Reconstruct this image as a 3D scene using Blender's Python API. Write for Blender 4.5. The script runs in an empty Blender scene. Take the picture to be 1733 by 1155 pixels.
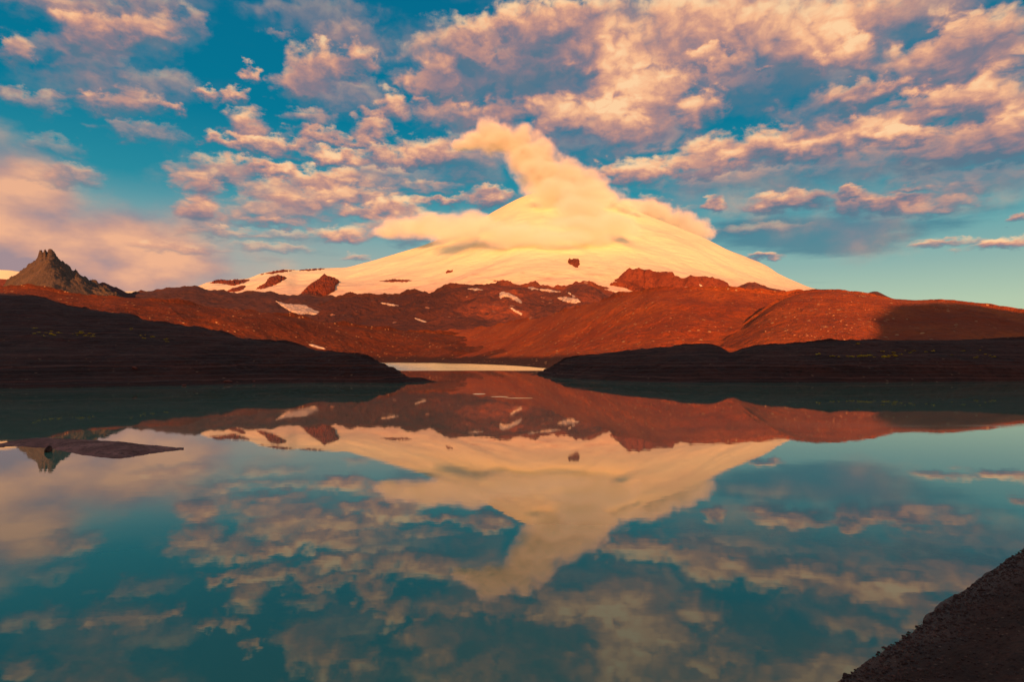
import bpy, bmesh, math, random
import numpy as np
from mathutils import Vector

random.seed(7)
SC = bpy.context.scene
COL = SC.collection
R = math.radians

# ------------------------------------------------------------------ camera
F = 1129.0            # focal length in photo pixels (photo is 1733 wide)
CX, HZ = 866.5, 608.0  # principal column and horizon row
EYE = 8.0             # the eye stands 8 m above the lake
cd = bpy.data.cameras.new('camera')
cam = bpy.data.objects.new('camera', cd)
COL.objects.link(cam)
cam.location = (0, 0, EYE)
cam.rotation_euler = (R(90), 0, 0)
cd.sensor_width = 36.0
cd.lens = 36.0 * F / 1733.0
cd.shift_y = (HZ - 577.5) / 1733.0
cd.clip_start = 0.5
cd.clip_end = 200000.0
SC.camera = cam

# ------------------------------------------------------------------ exposure
SC.view_settings.view_transform = 'Standard'
SC.view_settings.look = 'None'
SC.view_settings.gamma = 1.0
SC.view_settings.use_curve_mapping = False
EXPO = 0.8
SC.view_settings.exposure = EXPO
SC.render.engine = 'CYCLES'
SC.cycles.volume_bounces = 2
SC.cycles.max_bounces = 8
SC.cycles.diffuse_bounces = 2
SC.cycles.adaptive_threshold = 0.015
SC.cycles.caustics_reflective = False
SC.cycles.caustics_refractive = False

# ------------------------------------------------------------------ sun
SUN_AZ, SUN_EL = 0.0, 7.0     # straight from behind the eye, 7 deg above the horizon
sd = bpy.data.lights.new('sun', 'SUN')
sd.energy = 5.0
sd.angle = R(0.5)
sd.color = (1.0, 0.39, 0.10)
sun = bpy.data.objects.new('sun', sd)
COL.objects.link(sun)
sdir = Vector((math.sin(R(SUN_AZ)) * math.cos(R(SUN_EL)), math.cos(R(SUN_AZ)) * math.cos(R(SUN_EL)), -math.sin(R(SUN_EL))))
sun.rotation_euler = sdir.to_track_quat('-Z', 'Y').to_euler()
sun.location = (-200, -600, 300)

# ------------------------------------------------------------------ node helpers
class NT:
    def __init__(s, tree):
        s.t = tree
        s.t.nodes.clear()
    def n(s, typ, **kw):
        nd = s.t.nodes.new(typ)
        for k, v in kw.items():
            setattr(nd, k, v)
        return nd
    def put(s, sock, v):
        if isinstance(v, bpy.types.NodeSocket):
            s.t.links.new(v, sock)
        elif v is not None:
            sock.default_value = v
    def m(s, op, a, b=None, c=None, clamp=False):
        nd = s.n('ShaderNodeMath', operation=op)
        nd.use_clamp = clamp
        s.put(nd.inputs[0], a); s.put(nd.inputs[1], b); s.put(nd.inputs[2], c)
        return nd.outputs[0]
    def v(s, op, a, b=None, c=None, scale=None):
        nd = s.n('ShaderNodeVectorMath', operation=op)
        s.put(nd.inputs[0], a); s.put(nd.inputs[1], b); s.put(nd.inputs[2], c)
        if scale is not None:
            s.put(nd.inputs['Scale'], scale)
        return nd.outputs[1] if op in ('DOT_PRODUCT', 'LENGTH') else nd.outputs[0]
    def noise(s, vec, scale, detail=6.0, rough=0.55, lac=2.0, dist=0.0):
        nd = s.n('ShaderNodeTexNoise')
        s.put(nd.inputs['Vector'], vec)
        nd.inputs['Scale'].default_value = scale
        nd.inputs['Detail'].default_value = detail
        nd.inputs['Roughness'].default_value = rough
        nd.inputs['Lacunarity'].default_value = lac
        nd.inputs['Distortion'].default_value = dist
        return nd.outputs['Fac']
    def noise2(s, vec, scale, detail=6.0, rough=0.55):
        nd = s.n('ShaderNodeTexNoise', noise_dimensions='2D')
        s.put(nd.inputs['Vector'], vec)
        nd.inputs['Scale'].default_value = scale
        nd.inputs['Detail'].default_value = detail
        nd.inputs['Roughness'].default_value = rough
        return nd.outputs['Fac']
    def voro(s, vec, scale, feature='F1', rnd=1.0, out='Distance'):
        nd = s.n('ShaderNodeTexVoronoi', feature=feature)
        s.put(nd.inputs['Vector'], vec)
        nd.inputs['Scale'].default_value = scale
        nd.inputs['Randomness'].default_value = rnd
        return nd.outputs[out]
    def mix(s, fac, a, b, blend='MIX'):
        nd = s.n('ShaderNodeMix', data_type='RGBA', blend_type=blend)
        s.put(nd.inputs[0], fac)
        s.put(nd.inputs[6], a if isinstance(a, bpy.types.NodeSocket) else (*a, 1))
        s.put(nd.inputs[7], b if isinstance(b, bpy.types.NodeSocket) else (*b, 1))
        return nd.outputs[2]
    def ss(s, x, lo, hi):            # smoothstep
        nd = s.n('ShaderNodeMapRange', interpolation_type='SMOOTHSTEP')
        s.put(nd.inputs[0], x)
        nd.inputs[1].default_value = lo; nd.inputs[2].default_value = hi
        return nd.outputs[0]
    def lin(s, x, lo, hi, a=0.0, b=1.0):
        nd = s.n('ShaderNodeMapRange')
        s.put(nd.inputs[0], x)
        nd.inputs[1].default_value = lo; nd.inputs[2].default_value = hi
        nd.inputs[3].default_value = a; nd.inputs[4].default_value = b
        return nd.outputs[0]
    def ramp(s, x, stops):
        nd = s.n('ShaderNodeValToRGB')
        s.put(nd.inputs[0], x)
        el = nd.color_ramp.elements
        while len(el) < len(stops):
            el.new(0.5)
        for e, (p, c) in zip(el, stops):
            e.position = p; e.color = (*c, 1)
        return nd.outputs[0]
    def mapping(s, vec, loc=(0, 0, 0), rot=(0, 0, 0), scale=(1, 1, 1), kind='POINT'):
        nd = s.n('ShaderNodeMapping', vector_type=kind)
        s.put(nd.inputs[0], vec)
        nd.inputs[1].default_value = loc; nd.inputs[2].default_value = rot; nd.inputs[3].default_value = scale
        return nd.outputs[0]

def lin_rgb(r, g, b):
    f = lambda c: (c / 255 / 12.92) if c / 255 < .04045 else ((c / 255 + .055) / 1.055) ** 2.4
    return (f(r), f(g), f(b))

# ------------------------------------------------------------------ sky (world)
W = bpy.data.worlds.new('World')
SC.world = W
W.use_nodes = True
w = NT(W.node_tree)
W.cycles.sampling_method = 'MANUAL'
W.cycles.sample_map_resolution = 512
BG = 0.12
K = 1.0 / (BG * 2 ** EXPO)          # world colours below are written as they should appear
def S(r, g, b):
    c = lin_rgb(r, g, b)
    return c
tc = w.n('ShaderNodeTexCoord').outputs['Generated']
D = w.v('NORMALIZE', tc)
sep = w.n('ShaderNodeSeparateXYZ'); w.put(sep.inputs[0], D)
dx, dy, dz = sep.outputs
az = w.m('ARCTAN2', dx, dy)
el = w.m('ARCSINE', dz)
cmb = w.n('ShaderNodeCombineXYZ'); w.put(cmb.inputs[0], az); w.put(cmb.inputs[1], el)
AE = cmb.outputs[0]
# cloud-deck coordinates: direction cut with a curved deck, so puffs shrink and flatten to the horizon
cp = w.n('ShaderNodeCombineXYZ')
w.put(cp.inputs[0], w.m('MULTIPLY', az, 1.9))
w.put(cp.inputs[1], w.m('MULTIPLY', w.m('LOGARITHM', w.m('ADD', w.m('MAXIMUM', el, 0.0), 0.25), math.e), -1.9))
PV = cp.outputs[0]

def azel(px, py):
    a = math.atan2(px - CX, F)
    return a, math.atan((HZ - py) / F * math.cos(a))

# clouds: (column, row, half width, half height, weight[, tilt]); later ones stand in front
CLOUDS = [
 (75,8,100,24,.55),(170,14,70,22,.45),(250,14,45,24,.4),(326,40,22,22,.45),(95,85,60,26,.35),(150,112,62,52,.5),(265,150,60,30,.38),(235,222,66,16,.5),(90,250,50,18,.3),
 (600,72,50,28,.35),(590,165,60,30,.42),(480,58,24,8,.35),(545,30,90,30,.25),
 (150,62,62,26,.85),(205,56,60,22,.85),(262,56,44,28,.9),(34,90,22,24,.75),(55,172,50,15,.5),(185,180,48,15,.65),(235,172,40,18,.6),(292,183,22,10,.9),(355,160,19,11,.95),(402,163,20,11,.95),(428,121,14,10,.95),
 (412,212,32,22,1.0),(366,236,22,11,.9),(398,238,16,9,.7),(110,296,50,18,.65),
 (505,140,36,22,.95),(545,112,46,28,.95),(585,112,46,22,.9),(602,96,30,18,.9),
 (545,232,56,14,.95),(520,226,26,12,.8),(530,200,34,15,.6),(600,240,22,11,.5),
 (520,345,90,30,.5),(345,380,46,22,.45),(690,300,80,22,.35),(610,300,60,22,.5),(455,358,75,22,.7),
 (440,248,60,13,.9),(490,246,36,12,.85),(568,266,44,12,1.0),(370,290,64,20,.75),(440,283,48,15,1.0),(480,288,30,10,.9),(338,322,34,22,1.0),(335,352,34,24,.95),(470,322,55,16,.7),
 (530,308,50,18,.95),(580,304,44,16,.9),(600,332,60,18,.9),(520,338,54,16,.8),(660,352,44,14,1.0),(620,358,50,13,.95),(580,398,40,13,1.1),(480,398,50,8,.45),(600,437,24,5,.6),(470,378,50,9,.6),(390,395,44,9,.5),
 (785,270,60,36,.55),(800,130,100,55,.72),(770,92,52,42,.7),(765,196,70,22,.75),(735,143,44,26,1.0),(812,98,48,13,.8),(805,58,34,22,.85),(745,118,36,20,.7),(850,190,42,24,1.0),(790,192,40,16,.7),(710,173,17,11,.95),
 (661,180,20,20,.95),(630,190,18,11,.85),(625,220,30,20,1.0),(612,240,24,12,.8),(642,262,24,15,.9),(725,260,56,22,1.05),(690,268,26,14,.8),(740,318,44,11,.55),(832,335,38,14,.95),(752,340,38,8,.85),
 (990,245,110,30,.4),(960,120,130,60,.7),(1020,80,90,70,.7),(960,80,100,60,.85),(905,42,58,34,1.0),(960,30,55,26,.95),(866,36,20,18,.9),(915,228,26,13,1.0),
 (1160,80,110,70,.72),(1230,30,120,50,.8),(1300,130,130,45,.55),(1340,60,90,60,.8),(1560,25,120,40,.62),(1650,95,110,55,.8),(1700,190,80,70,.8),(1560,120,90,40,.75),(1640,180,90,45,.8),(1430,235,120,34,.75),(1420,190,100,36,.5),
 (950,190,62,26,.85),(985,210,54,24,.85),(1110,230,60,26,.5),(1040,110,56,40,.85),(1060,145,66,48,1.1),(1095,175,60,42,1.1),(1045,212,44,34,.95),(1130,150,40,34,.8),(1182,190,42,26,1.0),
 (1180,50,90,40,.9),(1425,30,90,42,1.0),(1380,75,60,36,.9),(1440,100,42,28,.95),(1195,95,22,16,.85),(1232,110,26,18,.85),(1291,116,11,7,.9),(1600,100,70,34,.85),(1660,60,60,30,.75),
 (1400,285,280,24,.5),(1640,300,160,28,.5),(1620,250,120,32,.85),(1700,230,60,40,.85),
 (1455,165,60,22,.9),(1505,150,28,13,1.05),(1560,184,76,26,1.05),(1640,176,50,26,.85),(1465,222,66,20,1.0),(1545,232,60,16,.9),(1085,288,100,17,1.05),(1160,278,60,18,.95),(1215,255,62,22,1.05),(1275,262,70,18,.95),(1320,243,56,22,1.0),(1380,255,50,18,.8),
 (1560,340,90,20,.5),(1350,345,90,18,.5),(1310,348,42,13,.85),(1362,338,42,17,.9),(1440,345,40,24,.9),(1440,325,24,10,.9),(1500,345,30,13,.9),(1535,336,34,14,.95),(1600,350,64,13,.65),(1545,316,30,6,.7),(1210,349,16,12,.95),(1105,350,26,14,.85),(1720,372,20,8,.9),(1150,352,30,10,.4),
 (1690,414,62,8,1.2,2),(1590,411,44,7,.8),(1645,408,20,6,.5),(1290,388,80,9,.35),(1285,437,36,5,.9),(700,385,80,24,.7),(300,420,70,9,.5),(460,420,60,7,.45),(330,300,30,14,.5),
]
# how strongly the low sun reaches each part of the deck
GLOW = [(1070,170,110,80,.8),(1330,45,180,60,.5),(1425,60,70,60,.4),(1090,285,120,30,.5),(1230,260,110,30,.4),(905,40,80,40,.3),(1480,225,80,30,.4),(560,320,160,60,.3),(580,398,60,20,.5),(1690,412,80,14,.5),(725,258,60,26,.3),
 (960,110,120,50,-.35),(1290,160,170,70,-.5),(1500,290,300,40,-.5),(1580,60,120,50,-.3),(800,140,90,50,-.35),(100,100,260,140,-.3),(1440,345,280,40,-.25),(780,280,70,40,-.4),(1420,195,100,30,-.35),(990,245,80,30,-.5)]
# soft rosy bank low on the left: broad, without crisp puffs
VEIL = [(40,400,150,110,.9),(190,395,150,90,.85),(120,470,240,60,.9),(300,430,110,50,.5),(20,315,80,45,.6),(330,480,120,30,.4),(1500,285,300,40,.5),(1250,110,220,130,.35),(960,110,170,110,.35)]
# thin blue-grey streaks low on the right
STREAK = [(1330,398,150,22,1.0),(1420,420,120,14,.8),(1500,380,200,34,.7),(1260,378,90,30,.6),(420,410,140,40,.4)]

def blobs(lst, aniso=True):
    acc = None
    vec = AE
    for i, b in enumerate(lst):
        if i and i % 8 == 0:           # chain the batches so the shader's working memory stays small
            vec = w.v('MULTIPLY_ADD', acc, (1e-9, 1e-9, 1e-9), AE)
        px, py, rx, ry, wt = b[:5]
        rot = R(b[5]) if len(b) > 5 else 0.0
        a, e = azel(px, py)
        sx = rx * 1.6 / F * math.cos(a) ** 2
        sy = ry * 1.6 / F * math.cos(a)
        mp = w.mapping(vec, (a, e, -0.1), (0, 0, rot), (sx, sy, 1.0), 'TEXTURE')
        g = w.n('ShaderNodeTexGradient', gradient_type='SPHERICAL')
        w.put(g.inputs[0], mp)
        sc = w.v('SCALE', mp, scale=g.outputs['Fac'])
        acc = w.v('MULTIPLY_ADD', sc, (wt, wt, wt * 10), acc if acc is not None else (0, 0, 0))
    sp = w.n('ShaderNodeSeparateXYZ'); w.put(sp.inputs[0], acc)
    return sp.outputs

_, _, V = blobs(VEIL)
_, _, T = blobs(STREAK)
_, _, G = blobs(GLOW)
def fbm(vec):
    return w.noise2(vec, 8.0, 9.0, 0.54)
warp = w.n('ShaderNodeTexNoise', noise_dimensions='2D'); w.put(warp.inputs['Vector'], PV); warp.inputs['Scale'].default_value = 9.0; warp.inputs['Detail'].default_value = 3
PW = w.v('MULTIPLY_ADD', w.v('SUBTRACT', warp.outputs['Color'], (.5, .5, .5)), (0.06, 0.06, 0.0), PV)
n0 = fbm(PW)
n1 = fbm(w.v('ADD', PW, (0.012, -0.034, 0.0)))
pf = w.noise2(PW, 40.0, 5.0, 0.6)
vo = w.n('ShaderNodeTexVoronoi', feature='F1', voronoi_dimensions='2D')
w.put(vo.inputs['Vector'], w.v('MULTIPLY_ADD', w.v('SUBTRACT', warp.outputs['Color'], (.5, .5, .5)), (0.03, 0.03, 0.0), PW)); vo.inputs['Scale'].default_value = 21.0
puff = w.m('SUBTRACT', 0.42, vo.outputs['Distance'])
nz = w.m('ADD', w.m('MULTIPLY', w.m('SUBTRACT', n0, 0.5), 0.85), w.m('MULTIPLY', w.m('SUBTRACT', pf, 0.5), 0.18))
nz = w.m('MULTIPLY_ADD', puff, 0.24, nz)
# edges of the puffs are torn by a fine two-scale warp
wq = w.n('ShaderNodeTexNoise', noise_dimensions='2D'); w.put(wq.inputs['Vector'], PV); wq.inputs['Scale'].default_value = 16.0; wq.inputs['Detail'].default_value = 5; wq.inputs['Roughness'].default_value = .6
AW = w.v('MULTIPLY_ADD', w.v('SCALE', w.v('SUBTRACT', wq.outputs['Color'], (.5, .5, .5)), scale=w.lin(el, R(7), R(17), 0.42, 1.0)), (0.055, 0.042, 0.0), AE)
def deck(lst):
    st = None; vec = AW
    for i, b in enumerate(lst):
        if i and i % 6 == 0:
            vec = w.v('MULTIPLY_ADD', st, (1e-9, 1e-9, 1e-9), AW)
        px, py, rx, ry, wt = b[:5]
        rot = R(b[5]) if len(b) > 5 else 0.0
        a, e = azel(px, py)
        mp = w.mapping(vec, (a, e, -0.1), (0, 0, rot), (rx * 1.75 / F * math.cos(a) ** 2, ry * 1.75 / F * math.cos(a), 1.0), 'TEXTURE')
        g = w.n('ShaderNodeTexGradient', gradient_type='SPHERICAL'); w.put(g.inputs[0], mp)
        mr = w.n('ShaderNodeMapRange', interpolation_type='SMOOTHSTEP')
        w.put(mr.inputs[0], w.m('ADD', g.outputs['Fac'], nz))
        mr.inputs[1].default_value = 0.13; mr.inputs[2].default_value = 0.72; mr.inputs[4].default_value = min(wt, 1.0)
        fac = w.m('MULTIPLY', mr.outputs[0], w.m('MULTIPLY', g.outputs['Fac'], 5.0, clamp=True))
        mx = w.n('ShaderNodeMix', data_type='VECTOR')
        w.put(mx.inputs[0], fac); w.put(mx.inputs[4], st if st is not None else (0, 0, 0)); w.put(mx.inputs[5], mp)
        st = mx.outputs[1]
    sp = w.n('ShaderNodeSeparateXYZ'); w.put(sp.inputs[0], st)
    return sp.outputs
_, hy, A10 = deck(CLOUDS)
alpha = w.m('MULTIPLY', A10, 10.0, clamp=True)
hgt = w.m('DIVIDE', hy, w.m('MAXIMUM', alpha, 0.08))
lgt = w.m('ADD', w.m('MULTIPLY', w.m('SUBTRACT', n0, n1), 1.05), w.m('MULTIPLY', hgt, 1.25))
lgt = w.m('ADD', lgt, w.m('MULTIPLY', w.m('SUBTRACT', pf, 0.5), 0.18))
lgt = w.m('ADD', lgt, w.m('MULTIPLY', w.m('SUBTRACT', n0, 0.5), 0.4))
lgt = w.m('MULTIPLY_ADD', puff, 0.35, w.m('MULTIPLY_ADD', G, 0.7, lgt))
lit = w.lin(lgt, -0.60, 0.84)
ccol = w.ramp(lit, [(0.0, S(92, 118, 138)), (0.20, S(136, 124, 137)), (0.40, S(182, 140, 135)), (0.58, S(214, 158, 136)), (0.78, S(250, 188, 144)), (1.0, S(255, 210, 162))])

# clear air: Nishita dome, coloured to the deep teal of the photograph
sky = w.n('ShaderNodeTexSky', sky_type='NISHITA')
sky.sun_disc = False
sky.sun_elevation = R(SUN_EL)
sky.sun_rotation = R(180 + SUN_AZ)
sky.altitude = 2500
sky.air_density = 1.0; sky.dust_density = 0.5; sky.ozone_density = 3.0
eln = w.lin(el, 0.0, R(60))
air = w.ramp(eln, [(0.0, S(205, 208, 160)), (0.07, S(182, 200, 168)), (0.12, S(146, 178, 166)), (0.17, S(104, 164, 166)), (0.23, S(40, 138, 154)), (0.32, S(0, 117, 144)), (0.47, S(0, 106, 138)), (1.0, S(0, 62, 92))])
air = w.mix(w.m('MULTIPLY', w.lin(az, 0.1, -0.65), w.ss(el, R(14), R(3))), air, S(206, 160, 140))
airk = w.v('SCALE', air, scale=K)
airk = w.mix(0.04, airk, w.v('MULTIPLY', sky.outputs[0], (0.35, 0.9, 1.0)))
# streaks and rosy bank
tn = w.noise2(w.v('MULTIPLY', AE, (1.0, 5.0, 1.0)), 9.0, 6, 0.6)
ta = w.m('MULTIPLY', w.ss(w.m('ADD', T, w.m('MULTIPLY', w.m('SUBTRACT', tn, .5), 1.6)), 0.15, 1.0), 0.6)
c1 = w.mix(ta, airk, w.v('SCALE', w.mix(0.0, S(52, 104, 132), S(0, 0, 0)), scale=K))
vn = w.noise2(w.v('MULTIPLY', AE, (1.0, 1.6, 1.0)), 5.0, 6, 0.55)
va = w.m('MULTIPLY', w.ss(w.m('ADD', V, w.m('MULTIPLY', w.m('SUBTRACT', vn, .5), 1.9)), 0.10, 0.95), 0.88)
vcol = w.ramp(w.noise2(w.v('MULTIPLY', AE, (1.0, 2.2, 1.0)), 7.0, 5, 0.5), [(0.36, S(158, 136, 144)), (0.5, S(208, 156, 138)), (0.63, S(246, 180, 140))])
c2 = w.mix(va, c1, w.v('SCALE', vcol, scale=K))
c3 = w.mix(w.m('MULTIPLY', alpha, 0.98), c2, w.v('SCALE', ccol, scale=K))
# the sky behind the eye and overhead: sunset glow low down, pale blue above
back = w.ss(dy, 0.25, -0.25)
high = w.ss(el, R(38), R(62))
c4 = w.mix(back, c3, w.v('SCALE', w.mix(w.ss(el, R(4), R(34)), (1.3, .70, .38), S(150, 150, 160)), scale=K))
c4 = w.mix(high, c4, w.v('SCALE', w.mix(0.0, S(126, 146, 148), S(0, 0, 0)), scale=K))
bgn = w.n('ShaderNodeBackground')
w.put(bgn.inputs[0], c4); bgn.inputs[1].default_value = BG
wo = w.n('ShaderNodeOutputWorld'); w.put(wo.inputs[0], bgn.outputs[0])

# ------------------------------------------------------------------ numpy noise
def _hash(ix, iy, seed):
    h = (ix.astype(np.int64) * 374761393 + iy.astype(np.int64) * 668265263 + seed * 974634777) & 0xffffffff
    h = ((h ^ (h >> 13)) * 1274126177) & 0xffffffff
    h = h ^ (h >> 16)
    return (h & 0xffffff) / float(0xffffff)
def perlin(x, y, seed=0):
    x = np.asarray(x, float); y = np.asarray(y, float)
    ix, iy = np.floor(x), np.floor(y)
    fx, fy = x - ix, y - iy
    u = fx * fx * fx * (fx * (fx * 6 - 15) + 10); v = fy * fy * fy * (fy * (fy * 6 - 15) + 10)
    def g(ox, oy):
        a = _hash(ix + ox, iy + oy, seed) * 2 * np.pi
        return np.cos(a) * (fx - ox) + np.sin(a) * (fy - oy)
    n = (g(0, 0) * (1 - u) + g(1, 0) * u) * (1 - v) + (g(0, 1) * (1 - u) + g(1, 1) * u) * v
    return n * 1.5
def fbm2(x, y, octv=5, seed=0, gain=0.5, ridged=False):
    out = 0; amp = 1.0; tot = 0
    for i in range(octv):
        n = perlin(x * 2 ** i + 13.7 * i, y * 2 ** i - 7.1 * i, seed + i)
        if ridged:
            n = 1 - 2 * np.abs(n)
        out = out + n * amp; tot += amp; amp *= gain
    return out / tot

# ------------------------------------------------------------------ scene helpers
def tag(o, label=None, cat=None, group=None, kind=None):
    if label: o['label'] = label
    if cat: o['category'] = cat
    if group: o['group'] = group
    if kind: o['kind'] = kind
    return o
def link(name, me, mat=None, parent=None):
    o = bpy.data.objects.new(name, me)
    COL.objects.link(o)
    if mat: me.materials.append(mat)
    if parent: o.parent = parent
    return o
def mesh_np(name, verts, quads, smooth=True):
    me = bpy.data.meshes.new(name)
    verts = np.ascontiguousarray(verts, dtype=np.float32); quads = np.ascontiguousarray(quads, dtype=np.int32)
    me.vertices.add(len(verts)); me.vertices.foreach_set('co', verts.ravel())
    k = quads.shape[1]
    me.loops.add(quads.size); me.loops.foreach_set('vertex_index', quads.ravel())
    me.polygons.add(len(quads))
    me.polygons.foreach_set('loop_start', np.arange(0, quads.size, k, dtype=np.int32))
    me.polygons.foreach_set('use_smooth', np.full(len(quads), smooth, dtype=bool))
    me.update(); me.validate()
    return me
def grid_quads(nr, nc):
    i = np.arange(nr - 1)[:, None] * nc + np.arange(nc - 1)[None, :]
    return np.stack([i, i + 1, i + nc + 1, i + nc], -1).reshape(-1, 4)
def world_xyz(px, py, d):
    return (px - CX) / F * d, d, EYE + (HZ - py) / F * d
def pchip(x, xp, fp):
    xp = np.asarray(xp, float); fp = np.asarray(fp, float)
    h = np.diff(xp); de = np.diff(fp) / h
    m = np.zeros_like(fp); m[0] = de[0]; m[-1] = de[-1]
    for i in range(1, len(xp) - 1):
        if de[i - 1] * de[i] > 0:
            w1 = 2 * h[i] + h[i - 1]; w2 = h[i] + 2 * h[i - 1]
            m[i] = (w1 + w2) / (w1 / de[i - 1] + w2 / de[i])
    x = np.clip(x, xp[0], xp[-1])
    k = np.clip(np.searchsorted(xp, x) - 1, 0, len(xp) - 2)
    t = (x - xp[k]) / h[k]
    return ((2*t**3 - 3*t**2 + 1) * fp[k] + (t**3 - 2*t**2 + t) * h[k] * m[k] + (-2*t**3 + 3*t**2) * fp[k+1] + (t**3 - t**2) * h[k] * m[k+1])

LAYERS = {}
def hill(key, name, crest, foot, mat, step=1.6, rows=150, back_rows=40, back=1.2, back_z=-30.0, power=1.25, pack=1.0,
         relief=None, jag=0.0, jagf=40.0, foot_z=None, sharp=False, soft=40.0, skirt=None):
    """crest: (column, row, distance); foot: (column, distance) on foot_z, or (column, row, distance)."""
    c = np.array(crest, float); f = np.array(foot, float)
    x0, x1 = c[0, 0], c[-1, 0]
    n = int((x1 - x0) / step) + 1
    px = np.linspace(x0, x1, n)
    itp = np.interp if sharp else pchip
    cpy = itp(px, c[:, 0], c[:, 1]); cd_ = pchip(px, c[:, 0], c[:, 2])
    if jag:
        cpy = cpy + jag * fbm2(px / jagf, px * 0 + 3.3, 5, hash(key) % 97 if False else len(key) * 7, 0.6)
    if f.shape[1] == 2:
        fd = pchip(px, f[:, 0], f[:, 1]); fz = np.full(n, -0.6 if foot_z is None else foot_z)
    else:
        fd = pchip(px, f[:, 0], f[:, 2]); fz = EYE + (HZ - pchip(px, f[:, 0], f[:, 1])) / F * fd
    cz = EYE + (HZ - cpy) / F * cd_
    t = np.linspace(0, 1, rows) ** pack
    kw = max(3, int(soft / step)) | 1
    kern = np.hanning(kw + 2)[1:-1]; kern /= kern.sum()
    czs = np.convolve(np.pad(cz, kw // 2, mode='edge'), kern, 'valid')
    tb = np.linspace(0, 1, back_rows + 1)[1:]
    d = np.concatenate([fd[None] + (cd_ - fd)[None] * t[:, None], cd_[None] + (cd_ * (back - 1))[None] * tb[:, None]], 0)
    sf = t[:, None] ** power
    zf = fz[None] + (czs - fz)[None] * sf + (cz - czs)[None] * t[:, None] ** 9
    zb = cz[None] + (back_z - cz)[None] * (tb[:, None] ** 1.6)
    z = np.concatenate([zf, zb], 0)
    x = (px - CX)[None] / F * d
    tt = np.concatenate([np.repeat(t[:, None], n, 1), np.repeat(1 + tb[:, None], n, 1)], 0)
    if relief is not None:
        z = z + relief(x, d, tt, z)
    # a skirt under the foot closes the near side
    xs = x[:1] * 0.998; ds = d[:1] * 0.998; zs = np.minimum(z[:1] - 40, -20) if skirt is None else z[:1] - skirt
    X = np.concatenate([xs, x], 0); Y = np.concatenate([ds, d], 0); Z = np.concatenate([zs, z], 0)
    V3 = np.stack([X, Y, Z], -1).reshape(-1, 3)
    o = link(name, mesh_np(name, V3, grid_quads(X.shape[0], n)), mat)
    py = HZ - (z - EYE) / d * F
    LAYERS[key] = dict(px=px, d=d[:rows], z=z[:rows], py=py[:rows])
    return o
def drape(key, px, py):
    """the point of a hill's front face that lies under a given bearing and height"""
    L = LAYERS[key]
    px = np.atleast_1d(np.asarray(px, float)); py = np.atleast_1d(np.asarray(py, float))
    out = np.zeros((len(px), 3))
    ii = np.clip(np.searchsorted(L['px'], px) - 1, 0, len(L['px']) - 2)
    for k in range(len(px)):
        i = ii[k]; tfr = (px[k] - L['px'][i]) / (L['px'][i + 1] - L['px'][i])
        col = -(L['py'][:, i] * (1 - tfr) + L['py'][:, i + 1] * tfr)
        cm = np.maximum.accumulate(col)
        r = np.interp(-py[k], cm, np.arange(len(cm)))
        r0 = int(min(r, len(cm) - 2)); fr = r - r0
        g = lambda A: (A[r0, i] * (1 - fr) + A[r0 + 1, i] * fr) * (1 - tfr) + (A[r0, i + 1] * (1 - fr) + A[r0 + 1, i + 1] * fr) * tfr
        d = g(L['d'])
        out[k] = ((px[k] - CX) / F * d, d, g(L['z']))
    return out

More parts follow.
